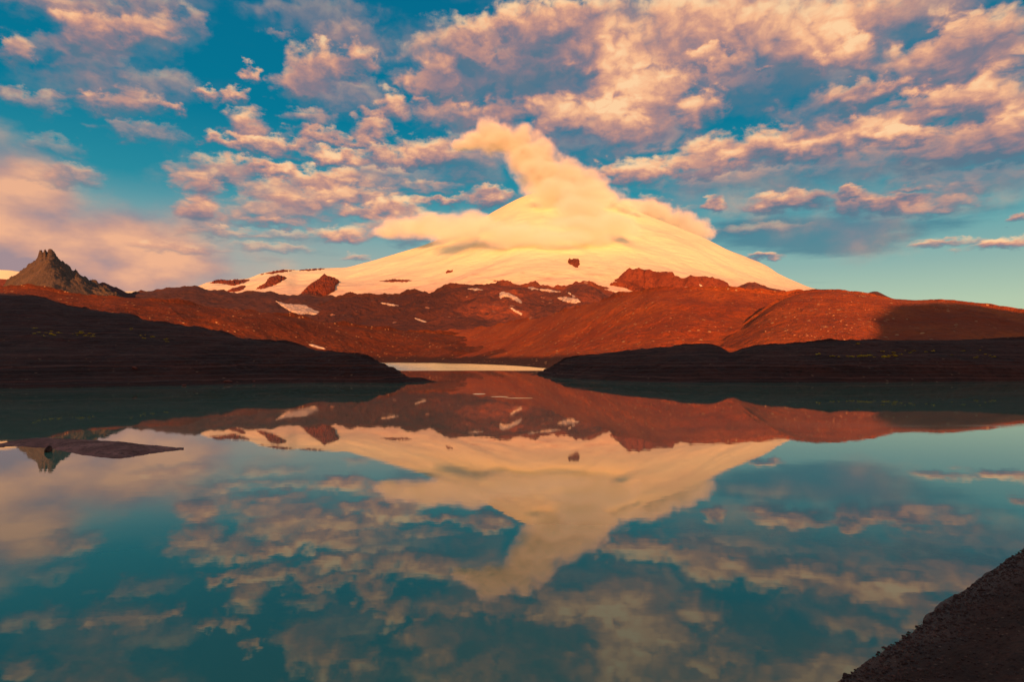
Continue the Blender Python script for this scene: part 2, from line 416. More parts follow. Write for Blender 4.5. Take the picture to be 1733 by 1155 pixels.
# ------------------------------------------------------------------ materials
def pmat(name, rough=0.95, spec=0.2):
    m = bpy.data.materials.new(name); m.use_nodes = True
    t = NT(m.node_tree)
    b = t.n('ShaderNodeBsdfPrincipled')
    b.inputs['Roughness'].default_value = rough
    b.inputs['Specular IOR Level'].default_value = spec
    o = t.n('ShaderNodeOutputMaterial'); t.put(o.inputs[0], b.outputs[0])
    pos = t.n('ShaderNodeNewGeometry').outputs['Position']
    return m, t, b, pos
def bump(t, b, h, strength, dist):
    n = t.n('ShaderNodeBump'); n.inputs['Strength'].default_value = strength; n.inputs['Distance'].default_value = dist
    t.put(n.inputs['Height'], h); t.put(b.inputs['Normal'], n.outputs[0])
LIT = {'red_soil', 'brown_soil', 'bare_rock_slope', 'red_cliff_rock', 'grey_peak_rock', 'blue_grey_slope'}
def soil(name, c0, c1, c2, big, small, speck=None, speck_scale=0.3, speck_amt=0.06, bdist=1.0, bstr=0.7, strata=None, shore_shade=None, side_shade=None):
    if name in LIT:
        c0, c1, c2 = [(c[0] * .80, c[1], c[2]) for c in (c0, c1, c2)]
    m, t, b, pos = pmat(name)
    n1 = t.noise(pos, 1.0 / big, 6, 0.6)
    n2 = t.noise(pos, 1.0 / small, 5, 0.65)
    col = t.mix(t.ss(n1, 0.35, 0.68), c0, c1)
    col = t.mix(t.ss(n2, 0.45, 0.75), col, c2)
    if strata:
        sp = t.n('ShaderNodeSeparateXYZ'); t.put(sp.inputs[0], pos)
        wv = t.m('ADD', t.m('MULTIPLY', sp.outputs[2], 1.0 / strata[0]), t.m('MULTIPLY', n1, 1.2))
        cc = t.n('ShaderNodeCombineXYZ'); t.put(cc.inputs[2], wv)
        sn = t.noise(cc.outputs[0], 3.0, 3, 0.7)
        col = t.mix(t.m('MULTIPLY', t.ss(sn, 0.5, 0.62), strata[1]), col, strata[2])
    if side_shade:                      # shaded side of the slope, painted into the rock colour
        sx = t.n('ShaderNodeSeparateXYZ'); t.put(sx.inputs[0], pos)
        col = t.mix(t.m('MULTIPLY', t.ss(t.m('ADD', sx.outputs[0], t.m('MULTIPLY', t.m('SUBTRACT', n1, .5), side_shade[2])), side_shade[0], side_shade[1]), .85), col, side_shade[3])
    if shore_shade:                       # shade along the lake edge, painted in as a dark low band
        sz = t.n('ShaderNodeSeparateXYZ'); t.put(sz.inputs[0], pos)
        col = t.mix(t.ss(t.m('ADD', sz.outputs[2], t.m('MULTIPLY', t.m('SUBTRACT', n1, .5), 12.0)), shore_shade, shore_shade * .55), col, (.055, .018, .016))
    if speck:
        v = t.n('ShaderNodeTexVoronoi', feature='F1'); t.put(v.inputs['Vector'], pos); v.inputs['Scale'].default_value = speck_scale
        vs = t.n('ShaderNodeSeparateColor'); t.put(vs.inputs[0], v.outputs['Color'])
        sel = t.m('LESS_THAN', vs.outputs[0], speck_amt)
        near = t.m('LESS_THAN', v.outputs['Distance'], t.m('ADD', 0.12, t.m('MULTIPLY', vs.outputs[1], 0.28)))
        col = t.mix(t.m('MULTIPLY', t.m('MULTIPLY', sel, near), t.ss(n1, .3, .5)), col, speck)
    t.put(b.inputs['Base Color'], col)
    hh = t.m('ADD', t.m('MULTIPLY', n2, 1.0), t.m('MULTIPLY', t.noise(pos, 3.0 / small, 4, 0.7), 0.5))
    bump(t, b, hh, bstr, bdist)
    return m

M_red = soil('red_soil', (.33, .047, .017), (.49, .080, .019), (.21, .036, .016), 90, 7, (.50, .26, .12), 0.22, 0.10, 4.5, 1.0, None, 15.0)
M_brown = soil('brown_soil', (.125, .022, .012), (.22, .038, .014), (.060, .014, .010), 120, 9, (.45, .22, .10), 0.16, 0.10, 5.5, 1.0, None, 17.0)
M_dark = soil('dark_ash_soil', (.032, .0105, .0090), (.070, .021, .0155), (.014, .0055, .0055), 26, 2.6, (.16, .08, .05), 0.8, 0.05, 0.9, 1.0, (2.5, 0.75, (.13, .042, .032)))
M_near = soil('wet_shore_soil', (.046, .0165, .0120), (.095, .036, .026), (.018, .0075, .0068), 2.5, 0.16, (.18, .09, .06), 9.0, 0.10, 0.05, 1.0)
_t = NT.__new__(NT); _t.t = M_near.node_tree        # wet and glossy at the water's edge
_b = _t.t.nodes['Principled BSDF']
_p = _t.n('ShaderNodeSeparateXYZ'); _t.put(_p.inputs[0], _t.n('ShaderNodeNewGeometry').outputs['Position'])
_t.put(_b.inputs['Roughness'], _t.lin(_p.outputs[2], .02, .25, .50, .9))
_b.inputs['Specular IOR Level'].default_value = .2
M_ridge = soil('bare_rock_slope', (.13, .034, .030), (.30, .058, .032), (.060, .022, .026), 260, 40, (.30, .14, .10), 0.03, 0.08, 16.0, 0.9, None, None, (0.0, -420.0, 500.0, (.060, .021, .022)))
M_cliff = soil('red_cliff_rock', (.19, .034, .022), (.28, .050, .026), (.085, .020, .020), 120, 22, None, .1, .1, 12.0, 0.9)
M_peak = soil('grey_peak_rock', (.14, .072, .055), (.20, .10, .075), (.08, .045, .038), 120, 14, None, .1, .1, 14.0, 1.0)
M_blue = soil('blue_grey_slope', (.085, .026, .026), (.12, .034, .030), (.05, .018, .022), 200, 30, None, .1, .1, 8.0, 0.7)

def snow_mat(name, haze_dirt):
    m, t, b, pos = pmat(name, 0.75, 0.25)
    sp = t.n('ShaderNodeSeparateXYZ'); t.put(sp.inputs[0], pos)
    n1 = t.noise(t.v('MULTIPLY', pos, (1, 1, 3.0)), 1 / 900.0, 7, 0.6)
    n2 = t.noise(t.v('MULTIPLY', pos, (1, 1, 4.0)), 1 / 140.0, 6, 0.65)
    col = t.mix(t.ss(n1, 0.35, 0.7), (.84, .77, .56), (.80, .67, .50))
    if haze_dirt:      # haze and duller sun low down painted into the snow, plus dirt streaks
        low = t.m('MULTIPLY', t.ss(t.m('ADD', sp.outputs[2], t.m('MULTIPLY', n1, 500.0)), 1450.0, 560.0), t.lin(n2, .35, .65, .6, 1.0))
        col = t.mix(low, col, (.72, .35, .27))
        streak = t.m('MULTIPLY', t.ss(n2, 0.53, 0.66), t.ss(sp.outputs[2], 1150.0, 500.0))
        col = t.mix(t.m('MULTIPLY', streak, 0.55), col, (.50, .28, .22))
    t.put(b.inputs['Base Color'], col)
    bump(t, b, t.m('ADD', n2, t.m('MULTIPLY', n1, 2.0)), 0.45, 30.0 if haze_dirt else 2.0)
    return m
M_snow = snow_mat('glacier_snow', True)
M_far = snow_mat('distant_snow', False)
M_patch = soil('old_snow', (.40, .30, .28), (.54, .42, .38), (.20, .11, .10), 40, 9, None, 1, .1, 2.0, 0.6)

def water_mat():
    m, t, b, pos = pmat('glacial_water')
    sp = t.n('ShaderNodeSeparateXYZ'); t.put(sp.inputs[0], pos)
    edge = t.noise(t.v('MULTIPLY', pos, (1, .35, 1)), 0.02, 4, 0.6)
    y = t.m('ADD', sp.outputs[1], t.m('MULTIPLY', t.m('SUBTRACT', edge, .5), 36.0))
    jit = t.n('ShaderNodeTexNoise'); t.put(jit.inputs['Vector'], pos); jit.inputs['Scale'].default_value = 1.5
    rip = t.ss(y, 448.0, 462.0)                       # a breeze ruffles the far arm of the lake
    pt = 0.0
    for (ax, ay, rx_, ry_) in ((-7.5, 152, 1.2, 2.2), (-2.6, 141, 1.6, 1.4), (1.3, 136, 2.6, .9)):      # small cat's paws
        g_ = t.n('ShaderNodeTexGradient', gradient_type='SPHERICAL')
        t.put(g_.inputs[0], t.mapping(t.v('ADD', pos, t.v('SCALE', t.v('SUBTRACT', jit.outputs['Color'], (.5, .5, .5)), scale=1.6)), (ax, ay, 0), (0, 0, 0), (rx_ * 1.6, ry_ * 1.6, 5), 'TEXTURE'))
        pt = t.m('MAXIMUM', pt, t.ss(g_.outputs['Fac'], .2, .4))
    b.inputs['Base Color'].default_value = (.062, .185, .140, 1)
    b.inputs['IOR'].default_value = 1.5
    b.inputs['Specular IOR Level'].default_value = 0.5
    breeze = t.ss(t.noise(t.v('MULTIPLY', pos, (.25, 1.0, 1)), 0.035, 4, 0.6), .50, .66)
    t.put(b.inputs['Roughness'], t.m('ADD', t.lin(t.m('MAXIMUM', rip, pt), 0, 1, 0.015, 0.09), t.m('MULTIPLY', breeze, 0.045)))
    n = t.noise(t.v('MULTIPLY', pos, (1, 2.2, 1)), 0.5, 3, 0.5)
    n2 = t.noise(t.v('MULTIPLY', pos, (1, 2.5, 1)), 0.06, 3, 0.5)
    bm = t.n('ShaderNodeBump'); bm.inputs['Strength'].default_value = 0.03; bm.inputs['Distance'].default_value = 0.04
    t.put(bm.inputs['Height'], t.m('ADD', n, t.m('MULTIPLY', n2, 2.0)))
    # wind ruffled water shows the faces of its wavelets, tilted a few degrees
    tilt = t.v('NORMALIZE', t.v('ADD', bm.outputs[0], t.v('SCALE', (0.0, -0.082, 0.0), scale=t.m('MAXIMUM', rip, t.m('MULTIPLY', pt, 1.0)))))
    t.put(b.inputs['Normal'], tilt)
    return m
M_water = water_mat()
M_stone = soil('pale_stone', (.34, .15, .09), (.44, .22, .13), (.22, .09, .06), 3, 0.4, None, 1, .1, 0.08, 0.6)
M_dstone = soil('dark_stone', (.045, .022, .020), (.13, .062, .052), (.022, .012, .012), 0.35, 0.12, None, 1, .1, 0.02, 0.7)
def flower_mat():
    m, t, b, pos = pmat('yellow_bloom')
    n = t.noise(pos, 3.0, 3, .6)
    t.put(b.inputs['Base Color'], t.mix(t.ss(n, .4, .6), (.75, .50, .02), (.40, .30, .03)))
    return m
M_flower = flower_mat()

# ------------------------------------------------------------------ setting: lake bed, water, hills
def sheet(name, x0, x1, y0, y1, z, mat, nx=40, ny=40):
    xs = np.linspace(x0, x1, nx); ys = np.linspace(y0, y1, ny)
    X, Y = np.meshgrid(xs, ys)
    V3 = np.stack([X, Y, np.full_like(X, z)], -1).reshape(-1, 3)
    return link(name, mesh_np(name, V3, grid_quads(ny, nx)), mat)
g = sheet('ground', -60000, 60000, -20000, 100000, -45.0, M_dark)
tag(g, 'dark ash ground below and beyond the lake', 'ground', kind='structure')
wt = sheet('lake_water', -3500, 3500, -120, 2600, 0.0, M_water)
tag(wt, 'still green lake mirroring the snow volcano and evening clouds', 'lake', kind='structure')

def rel(scale, amp, oct=5, seed=1, ridged=False, crest_keep=0.25, foot_keep=0.0, gain=.5, sx=1.0):
    def f(x, y, t, z):
        n = fbm2(x / scale * sx, y / scale, oct, seed, gain, ridged)
        wgt = np.where(t <= 1, np.minimum(1, foot_keep + t * 4) * (crest_keep + (1 - crest_keep) * np.clip((1 - t) * 5, 0, 1)), 1.0)
        return n * amp * wgt
    return f

# snow volcano
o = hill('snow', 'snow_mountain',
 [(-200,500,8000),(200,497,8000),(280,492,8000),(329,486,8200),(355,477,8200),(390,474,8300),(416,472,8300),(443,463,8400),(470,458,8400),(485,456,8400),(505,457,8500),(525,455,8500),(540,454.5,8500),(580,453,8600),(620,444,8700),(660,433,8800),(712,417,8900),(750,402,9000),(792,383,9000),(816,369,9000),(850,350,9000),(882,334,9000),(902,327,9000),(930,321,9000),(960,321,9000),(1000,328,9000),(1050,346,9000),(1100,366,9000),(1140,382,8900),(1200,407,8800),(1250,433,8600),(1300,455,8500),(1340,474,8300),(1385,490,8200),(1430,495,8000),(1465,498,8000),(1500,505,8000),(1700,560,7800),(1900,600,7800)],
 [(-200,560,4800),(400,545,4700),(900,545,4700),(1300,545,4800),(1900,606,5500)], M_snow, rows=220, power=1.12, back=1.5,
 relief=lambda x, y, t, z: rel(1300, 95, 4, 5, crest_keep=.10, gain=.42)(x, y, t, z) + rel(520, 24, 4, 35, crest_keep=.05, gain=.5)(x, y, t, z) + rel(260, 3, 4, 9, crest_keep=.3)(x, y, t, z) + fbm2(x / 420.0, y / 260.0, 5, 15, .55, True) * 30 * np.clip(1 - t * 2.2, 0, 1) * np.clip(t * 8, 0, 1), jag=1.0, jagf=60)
tag(o, 'broad snow covered volcano glowing yellow in the evening sun', 'mountain', kind='structure')

# distant snow behind the left peak
o = hill('far_snow', 'snow_ridge', [(-250,470,9500),(-60,462,9500),(0,457,9500),(15,457.5,9500),(28,459,9500),(60,465,9500),(120,492,9500),(180,494,9500),(240,493,9500),(300,494,9500),(360,500,9500)],
 [(-250,505,8000),(360,510,8000)], M_far, rows=40, back=1.3, jag=.5)
tag(o, 'pale snow ridge low on the skyline behind the jagged rock peak', 'ridge', kind='structure')
o = hill('far_red', 'red_ridge', [(-250,478,6500),(0,472.5,6500),(20,474,6500),(40,482,6500),(60,495,6500),(80,505,6500)], [(-250,510,5600),(80,515,5600)], M_cliff, rows=40, back=1.2, jag=.8)
tag(o, 'bright red slope at the far left below the snow ridge', 'ridge', kind='structure')

# jagged peak on the left
def peak_rel(x, y, t, z):
    xc = (76 - CX) / F * 3100
    ang = (x - xc) / (70 + 520 * np.clip(1.08 - t, 0.05, 1.1))
    gully = fbm2(ang * 2.6 + 3, t * 1.6, 5, 31, .5, True) * 17
    rough = fbm2(x / 60.0, y / 80.0, 6, 37, .55) * 15 * (.3 + t.clip(0, 1))
    wgt = np.where(t <= 1, np.clip(t * 3, 0, 1) * (.10 + .90 * np.clip((1 - t) * 5, 0, 1)), 1)
    return (gully + rough) * wgt
o = hill('peak', 'rock_peak', [(-60,512,3100),(-20,500,3100),(5,487,3100),(17,472,3100),(27,465,3100),(38,458,3100),(44,454,3100),(46,449,3100),(52,446,3100),(60,443,3100),(64,437,3100),(67,428,3100),(70,425.5,3100),(73,428,3100),(74.5,424,3100),(76.5,422,3100),(78.5,427,3100),(80.5,429,3100),(82,424,3100),(85,423.5,3100),(88,425,3100),(92,428,3100),(95,433,3100),(99,437,3100),(103,442,3100),(106,443.5,3100),(108,445,3100),(111,448,3100),(116,451,3100),(118,453,3100),(122,459,3100),(130,461,3100),(138,467,3100),(150,475,3100),(158,479,3100),(168,482,3100),(180,489,3050),(200,500,3000),(230,515,3000),(250,525,3000)],
 [(-60,540,2500),(80,530,2350),(250,540,2500)], M_peak, step=0.55, rows=220, power=1.05, back=1.18, relief=peak_rel, jag=.7, jagf=7, sharp=True, soft=24.0)
tag(o, 'jagged grey brown rock peak with a notched summit', 'peak', kind='structure')
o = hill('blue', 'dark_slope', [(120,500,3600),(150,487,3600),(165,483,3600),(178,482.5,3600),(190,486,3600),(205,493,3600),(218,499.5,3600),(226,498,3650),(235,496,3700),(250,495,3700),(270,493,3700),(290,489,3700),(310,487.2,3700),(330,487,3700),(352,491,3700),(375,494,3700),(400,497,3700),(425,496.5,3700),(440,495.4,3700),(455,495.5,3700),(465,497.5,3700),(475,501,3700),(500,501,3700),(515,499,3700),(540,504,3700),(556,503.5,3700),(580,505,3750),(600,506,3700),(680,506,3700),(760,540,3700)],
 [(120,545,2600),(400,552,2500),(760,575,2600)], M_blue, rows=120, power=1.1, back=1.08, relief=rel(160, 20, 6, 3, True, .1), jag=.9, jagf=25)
tag(o, 'dark purple brown slope between the jagged peak and the glacier', 'slope', kind='structure')

# rocky red brown ridge under the glacier
def ridge_rel(x, y, t, z):
    n = fbm2(x / 260.0, y / 420.0, 6, 21, .55, True) * 42 + fbm2(x / 60.0, y / 60.0, 4, 23, .55) * 9
    wgt = np.where(t <= 1, np.clip(t * 3, 0, 1) * (.1 + .9 * np.clip((1 - t) * 5, 0, 1)), 1)
    return n * wgt
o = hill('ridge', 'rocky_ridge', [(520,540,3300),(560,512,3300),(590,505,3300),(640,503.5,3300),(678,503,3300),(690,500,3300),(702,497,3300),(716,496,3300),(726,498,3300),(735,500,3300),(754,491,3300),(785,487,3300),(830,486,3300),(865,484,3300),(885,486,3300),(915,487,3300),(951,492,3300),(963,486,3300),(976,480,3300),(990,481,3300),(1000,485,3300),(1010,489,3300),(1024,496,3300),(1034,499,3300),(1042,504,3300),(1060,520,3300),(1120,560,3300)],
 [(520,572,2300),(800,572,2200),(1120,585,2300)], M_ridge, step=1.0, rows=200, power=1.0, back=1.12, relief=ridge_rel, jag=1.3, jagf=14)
tag(o, 'rugged red brown rock ridge at the foot of the glacier', 'ridge', kind='structure')
# cliff beside the glacier on the right: rises straight out of the snow slope
sdist = lambda px, py: float(drape('snow', px, py)[0][1])
CL = [(1040,475.5,478),(1046,470.5,477),(1056,462,479),(1066,456.5,481),(1074,456.5,484),(1081,455,486),(1089,458,488),(1092,457,490),(1104,460,494),(1117,461,498),(1138,463.3,501),(1142,468,502),(1155,471,504),(1166,469,506),(1176,468,507),(1204,471.5,508),(1221,476,509),(1234,483.5,510),(1242,492,511),(1252,503,512)]
o = hill('cliff', 'red_cliff', [(p, c, sdist(p, f) + 90) for p, c, f in CL], [(p, f + 2.5, sdist(p, f) - 30) for p, c, f in CL],
 M_cliff, step=.6, rows=140, power=.9, back=1.04, back_z=200, relief=rel(110, 20, 6, 41, True, .1), jag=.9, jagf=10, soft=14, skirt=10)
tag(o, 'flat topped dark red cliff standing out of the snow field', 'cliff', kind='structure')
o = hill('knoll', 'red_knoll', [(1225,505,4000),(1240,493,4000),(1252,486.5,4000),(1265,481,4000),(1277,479,4000),(1290,485,4000),(1315,490,4000),(1330,495,4000),(1343,499.5,4000),(1360,508,4000)],
 [(1225,515,3600),(1360,515,3600)], M_ridge, step=.8, rows=90, power=1.0, back=1.06, back_z=150, relief=rel(120, 14, 5, 43, True, .1), jag=.6, jagf=12)
tag(o, 'small dark red knoll between the cliff and the right end of the glacier', 'knoll', kind='structure')
o = hill('distant', 'distant_peak', [(1440,505,9000),(1465,498,9000),(1474,494.5,9000),(1483,493.5,9000),(1490,496,9000),(1500,501,9000),(1515,508,9000)], [(1440,515,8300),(1515,520,8300)], M_blue, step=.8, rows=40, back=1.05, jag=.5, jagf=8)
tag(o, 'tiny distant dark peak behind the right hill crest', 'peak', kind='structure')

# red hills round the far arm of the lake
o = hill('redl', 'red_hillside', [(-350,480,1450),(0,487,1450),(40,488.5,1450),(75,491,1450),(100,497,1450),(150,502,1460),(215,505,1480),(265,510,1500),(300,514,1520),(345,519,1560),(400,524,1600),(460,532,1650),(520,541,1720),(580,551,1800),(640,558,1850),(700,562.5,2000),(780,570,2050),(850,583,2000),(930,604,1800),(980,612,1500)],
 [(-350,950),(0,1000),(200,1040),(400,1150),(560,1380),(655,1560),(780,1180),(900,700),(980,450)], M_brown, rows=220, power=1.3, pack=1.0, back=1.12, relief=lambda x, y, t, z: rel(190, 16, 6, 61, True, .05)(x, y, t, z) + rel(18, 1.6, 4, 67, crest_keep=.3)(x, y, t, z), jag=.7)
tag(o, 'long reddish brown slope rising behind the dark left shore', 'hillside', kind='structure')
o = hill('redm', 'red_hill', [(560,563,2500),(620,564,2500),(700,561.5,2400),(740,560,2300),(790,558,2100),(830,554,1900),(871,546,1650),(924,536,1400),(975,522,1200),(1028,508,1050),(1060,500,980),(1080,497,950),(1115,491.5,900),(1145,490,880),(1180,490,870),(1220,492.5,860),(1260,494,850),(1300,498,850),(1350,502,850),(1420,510,850),(1500,530,850)],
 [(560,1700),(660,1560),(780,1120),(880,720),(955,450),(1050,390),(1200,370),(1500,370)], M_red, rows=260, power=2.0, pack=1.1, back=1.15, relief=lambda x, y, t, z: rel(170, 11, 6, 71, True, .05)(x, y, t, z) + rel(15, .9, 4, 77, crest_keep=.3)(x, y, t, z), jag=.6)
tag(o, 'smooth rust red hill right of centre in full sun', 'hill', kind='structure')
o = hill('redr', 'red_hill', [(1150,606,640),(1200,592,650),(1240,566,660),(1270,545,680),(1300,522,700),(1322,509,720),(1340,501.5,735),(1360,496.5,745),(1382,494,750),(1415,494,750),(1445,496.5,750),(1475,501.5,750),(1507,507,750),(1545,509,740),(1583,510.5,730),(1620,513,720),(1653,517,710),(1700,525,700),(1733,531,690),(1900,560,650),(2100,590,600)],
 [(1150,460),(1300,400),(1733,380),(2100,380)], M_red, rows=240, power=1.05, pack=1.0, back=1.2, relief=lambda x, y, t, z: rel(130, 6, 6, 81, True, .05)(x, y, t, z) + rel(13, .9, 4, 87, crest_keep=.3)(x, y, t, z), jag=.6)
tag(o, 'stony rust red hill on the right half covered by a dark shadow', 'hill', kind='structure')

# dark shores with old water lines cut as low terraces
def terraced(seed, top, amp):
    def f(x, y, t, z):
        n = (rel(60, amp, 6, seed, True, .12)(x, y, t, z) + rel(9, .7, 5, seed + 5, crest_keep=.4, gain=.6)(x, y, t, z)) * np.clip((z + .3) / 4.0, .05, 1)
        zz = z + n
        s = 1.25
        q = zz / s + fbm2(x / 55.0, y / 90.0, 3, seed + 9) * .8
        fr = q - np.floor(q)
        st = (np.floor(q) + np.clip((fr - .55) / .45, 0, 1) ** 1.2 - q) * s
        wg = np.clip((top - zz) / (top * .35), 0, 1) * np.clip(zz / .3, 0, 1)
        return n + st * wg * .95
    return f
o = hill('shore_l', 'dark_shore', [(-400,470,700),(-100,490,660),(0,498,640),(60,503,600),(121,520,560),(170,527,520),(215,533,490),(253,545,460),(329,554,420),(380,566,385),(415,574,365),(445,579,350),(480,582,335),(519,590,320),(560,597,300),(600,603,285),(630,611,270),(655,620,258),(675,630,250),(690,637,245),(720,642,238),(742,646,230),(757,650.5,222)],
 [(-400,160),(0,174),(100,178),(200,184),(300,192),(470,212),(560,218),(757,214)], M_dark, step=1.0, rows=280, power=1.0, pack=1.5, back=1.25, back_z=-12, relief=terraced(91, 9.5, 2.8), jag=.8, jagf=40, foot_z=-.5)
tag(o, 'dark ash headland with stepped water lines on the left shore', 'shore', kind='structure')
o = hill('shore_r', 'dark_shore', [(893,636,330),(915,630,350),(930,624,370),(960,609,400),(1000,602,400),(1040,596,395),(1090,591,385),(1130,588,370),(1160,585,360),(1195,584,355),(1212,587,350),(1227,594,345),(1236,598,340),(1260,591,335),(1290,586,330),(1340,583,325),(1410,579,320),(1470,577,318),(1540,576,318),(1620,576,318),(1690,575,316),(1733,575,314),(1900,575,310),(2200,580,300)],
 [(893,318),(925,278),(960,260),(1020,243),(1060,231),(1160,220),(1350,222),(1600,230),(1733,236),(1900,240),(2200,240)], M_dark, step=1.0, rows=280, power=.9, pack=1.3, back=1.15, back_z=-12, relief=terraced(111, 8.5, 2.0), jag=.5, jagf=40, foot_z=-.5)
tag(o, 'low dark ash shore with faint terraces on the right side of the lake', 'shore', kind='structure')

# hills behind the eye: they stand between the low sun and the lake, so the near shores lie in shade
sa, ca = math.sin(R(SUN_AZ)), math.cos(R(SUN_AZ))
te = math.tan(R(SUN_EL))
prof = np.array([(-6000,150),(-1500,150),(-200,140),(-120,82),(-60,66),(0,64),(200,68),(260,82),(290,98),(310,112),(350,130),(393,146),(468,155),(522,142),(700,150),(2000,170),(6000,170)], float)
T0 = -520.0
ss = np.linspace(-6000, 6000, 1601)
tt_ = np.concatenate([np.linspace(-560, 0, 40), np.linspace(0, 430, 40)[1:]])
Hs = pchip(ss, prof[:, 0], prof[:, 1]) - te * T0 + 5 * fbm2(ss / 60.0, ss * 0, 4, 3)
SS, TT = np.meshgrid(ss, tt_)
prof_t = np.where(TT < 0, np.clip(1 + TT / 560, 0, 1) ** 1.3, np.clip(1 - TT / 430, 0, 1) ** 1.25)
ZZ = -1 + (Hs[None] + 1) * prof_t + 3 * fbm2(SS / 70, TT / 70, 4, 8) * np.clip(np.abs(TT) / 60, 0, 1) * prof_t
ta_ = TT + T0
XX = SS * ca + ta_ * sa; YY = -SS * sa + ta_ * ca
keep = link('hills', mesh_np('hills', np.stack([XX, YY, ZZ], -1).reshape(-1, 3), grid_quads(len(tt_), len(ss))), M_red)
tag(keep, 'reddish hills behind the viewpoint shading the near shores', 'hills', kind='structure')

# near bank, bottom right
u = np.array((.758, .653)); nv = np.array((.653, -.758)); p0 = np.array((8.1, 16.6))
aa = np.linspace(-40, 70, 620); nn = np.concatenate([np.linspace(-3, 9, 220), np.linspace(9, 60, 60)[1:]])
A, N = np.meshgrid(aa, nn)
BX = p0[0] + u[0] * A + nv[0] * N; BY = p0[1] + u[1] * A + nv[1] * N
def bank_z(A, N, X, Y):
    base = np.where(N < 0, N * .12, np.where(N < 9, .12 * N + .036 * N ** 2, .12 * 9 + .036 * 81 + (N - 9) * .05))
    ed = .24 * fbm2(A / 6.0, N / 7.0, 4, 5) + .07 * fbm2(A / 1.1, N / 1.1, 6, 15, .68) + .16 * np.clip(N - .4, 0, 3) / 3 * fbm2(A / 3.6, N / .9, 4, 25, .5, True)
    return base + ed * np.clip((N + .6) / 3, .22, 1)
BZ = bank_z(A, N, BX, BY)
bank = link('shore_bank', mesh_np('shore_bank', np.stack([BX, BY, BZ], -1).reshape(-1, 3), grid_quads(len(nn), len(aa))), M_near)
tag(bank, 'dark gravelly bank sloping into the water at the near right corner', 'bank', kind='structure')

# sand spit, left
def spit():
    top = [(-160,744),(-60,742),(0,751),(15,748),(40,744),(70,742),(100,743),(160,746),(200,748),(245,753),(290,757),(311,759.5)]
    bot = [(-160,764),(-60,763),(0,758),(30,756),(60,758),(80,759),(100,763),(130,769),(165,774),(195,777),(225,774),(260,768),(290,764),(311,762)]
    px = np.linspace(-160, 311, 500)
    ty = pchip(px, *zip(*top)) + .9 * fbm2(px / 14, px * 0, 5, 2, .65); by_ = pchip(px, *zip(*bot)) + 2.2 * fbm2(px / 22, px * 0, 6, 4, .62)
    v_ = np.linspace(-.18, 1.18, 90)
    d0 = EYE * F / (by_ - HZ); d1 = EYE * F / (ty - HZ)
    Dm = d0[None] + (d1 - d0)[None] * v_[:, None]
    X = (px - CX)[None] / F * Dm
    prof = np.clip(1 - (2 * v_[:, None] - 1) ** 2, -.6, 1)
    hgt = np.clip((d1 - d0) * .035, .06, .42)[None]
    Z = prof * hgt + np.clip(prof + .4, 0, 1) * (.10 * fbm2(X / 1.6, Dm / 1.6, 6, 6, .62) + .03 * fbm2(X / .3, Dm / .3, 3, 8))
    return link('sand_spit', mesh_np('sand_spit', np.stack([X, Dm, Z], -1).reshape(-1, 3), grid_quads(len(v_), len(px))), M_spit)
M_spit = soil('spit_gravel', (.17, .065, .056), (.36, .15, .13), (.06, .024, .022), 3, 0.45, (.18, .10, .09), 4.0, 0.12, 0.10, 1.0)
tag(spit(), 'low dark gravel spit lying in the water at the left edge', 'spit', kind='structure')

# ------------------------------------------------------------------ stones
def stone_mesh(name, seed, sub=2, squash=.7):
    bm = bmesh.new()
    bmesh.ops.create_icosphere(bm, subdivisions=sub, radius=1.0)
    rnd = random.Random(seed)
    cuts = [(Vector((rnd.gauss(0, 1), rnd.gauss(0, 1), rnd.gauss(0, 1))).normalized(), rnd.uniform(.55, .85)) for _ in range(9)]
    for v in bm.verts:
        for nrm, dd in cuts:
            k = v.co.dot(nrm)
            if k > dd:
                v.co -= nrm * (k - dd)
        v.co *= 1 + rnd.uniform(-.05, .05)
        v.co.z *= squash
    me = bpy.data.meshes.new(name); bm.to_mesh(me); bm.free()
    return me
px_, py_ = 82, 766
dd_ = EYE * F / (py_ - HZ)
b0 = link('boulder', stone_mesh('boulder', 4, 3, 1.0), M_dstone)
b0.location = ((px_ - CX) / F * dd_, dd_, .18); b0.scale = (.30, .28, .42); b0.rotation_euler = (0, .1, .6)
tag(b0, 'small dark boulder standing in the water beside the gravel spit', 'boulder')

rs = np.random.RandomState(5)
stone_bases = [stone_mesh('stone', 20 + k, 1) for k in range(4)]
for me in stone_bases: me.materials.append(M_stone)
def scatter(key, poly, n, r0, r1, label, group, name='stone', bases=stone_bases, cat='stone'):
    poly = np.array(poly, float); made = 0
    while made < n:
        x = rs.uniform(poly[:, 0].min(), poly[:, 0].max()); y = rs.uniform(poly[:, 1].min(), poly[:, 1].max())
        ins = False; j = len(poly) - 1
        for i in range(len(poly)):
            if (poly[i, 1] > y) != (poly[j, 1] > y) and x < (poly[j, 0] - poly[i, 0]) * (y - poly[i, 1]) / (poly[j, 1] - poly[i, 1]) + poly[i, 0]:
                ins = not ins
            j = i
        if not ins: continue
        p = drape(key, x, y)[0]
        o = bpy.data.objects.new(name, bases[made % len(bases)]); COL.objects.link(o)
        r = r0 + (r1 - r0) * rs.rand() ** 2.5
        o.location = (p[0], p[1], p[2] + r * .25); o.scale = (r * rs.uniform(.8, 1.3), r, r); o.rotation_euler = (0, 0, rs.uniform(0, 6.28))
        tag(o, label, cat, group)
        made += 1
scatter('redr', [(1290,560),(1330,515),(1400,500),(1480,508),(1500,530),(1450,560),(1440,582),(1290,585)], 120, .3, 1.1, 'small pale stone among many strewn over the sunlit right hill', 'pale stones on the sunlit right hill')
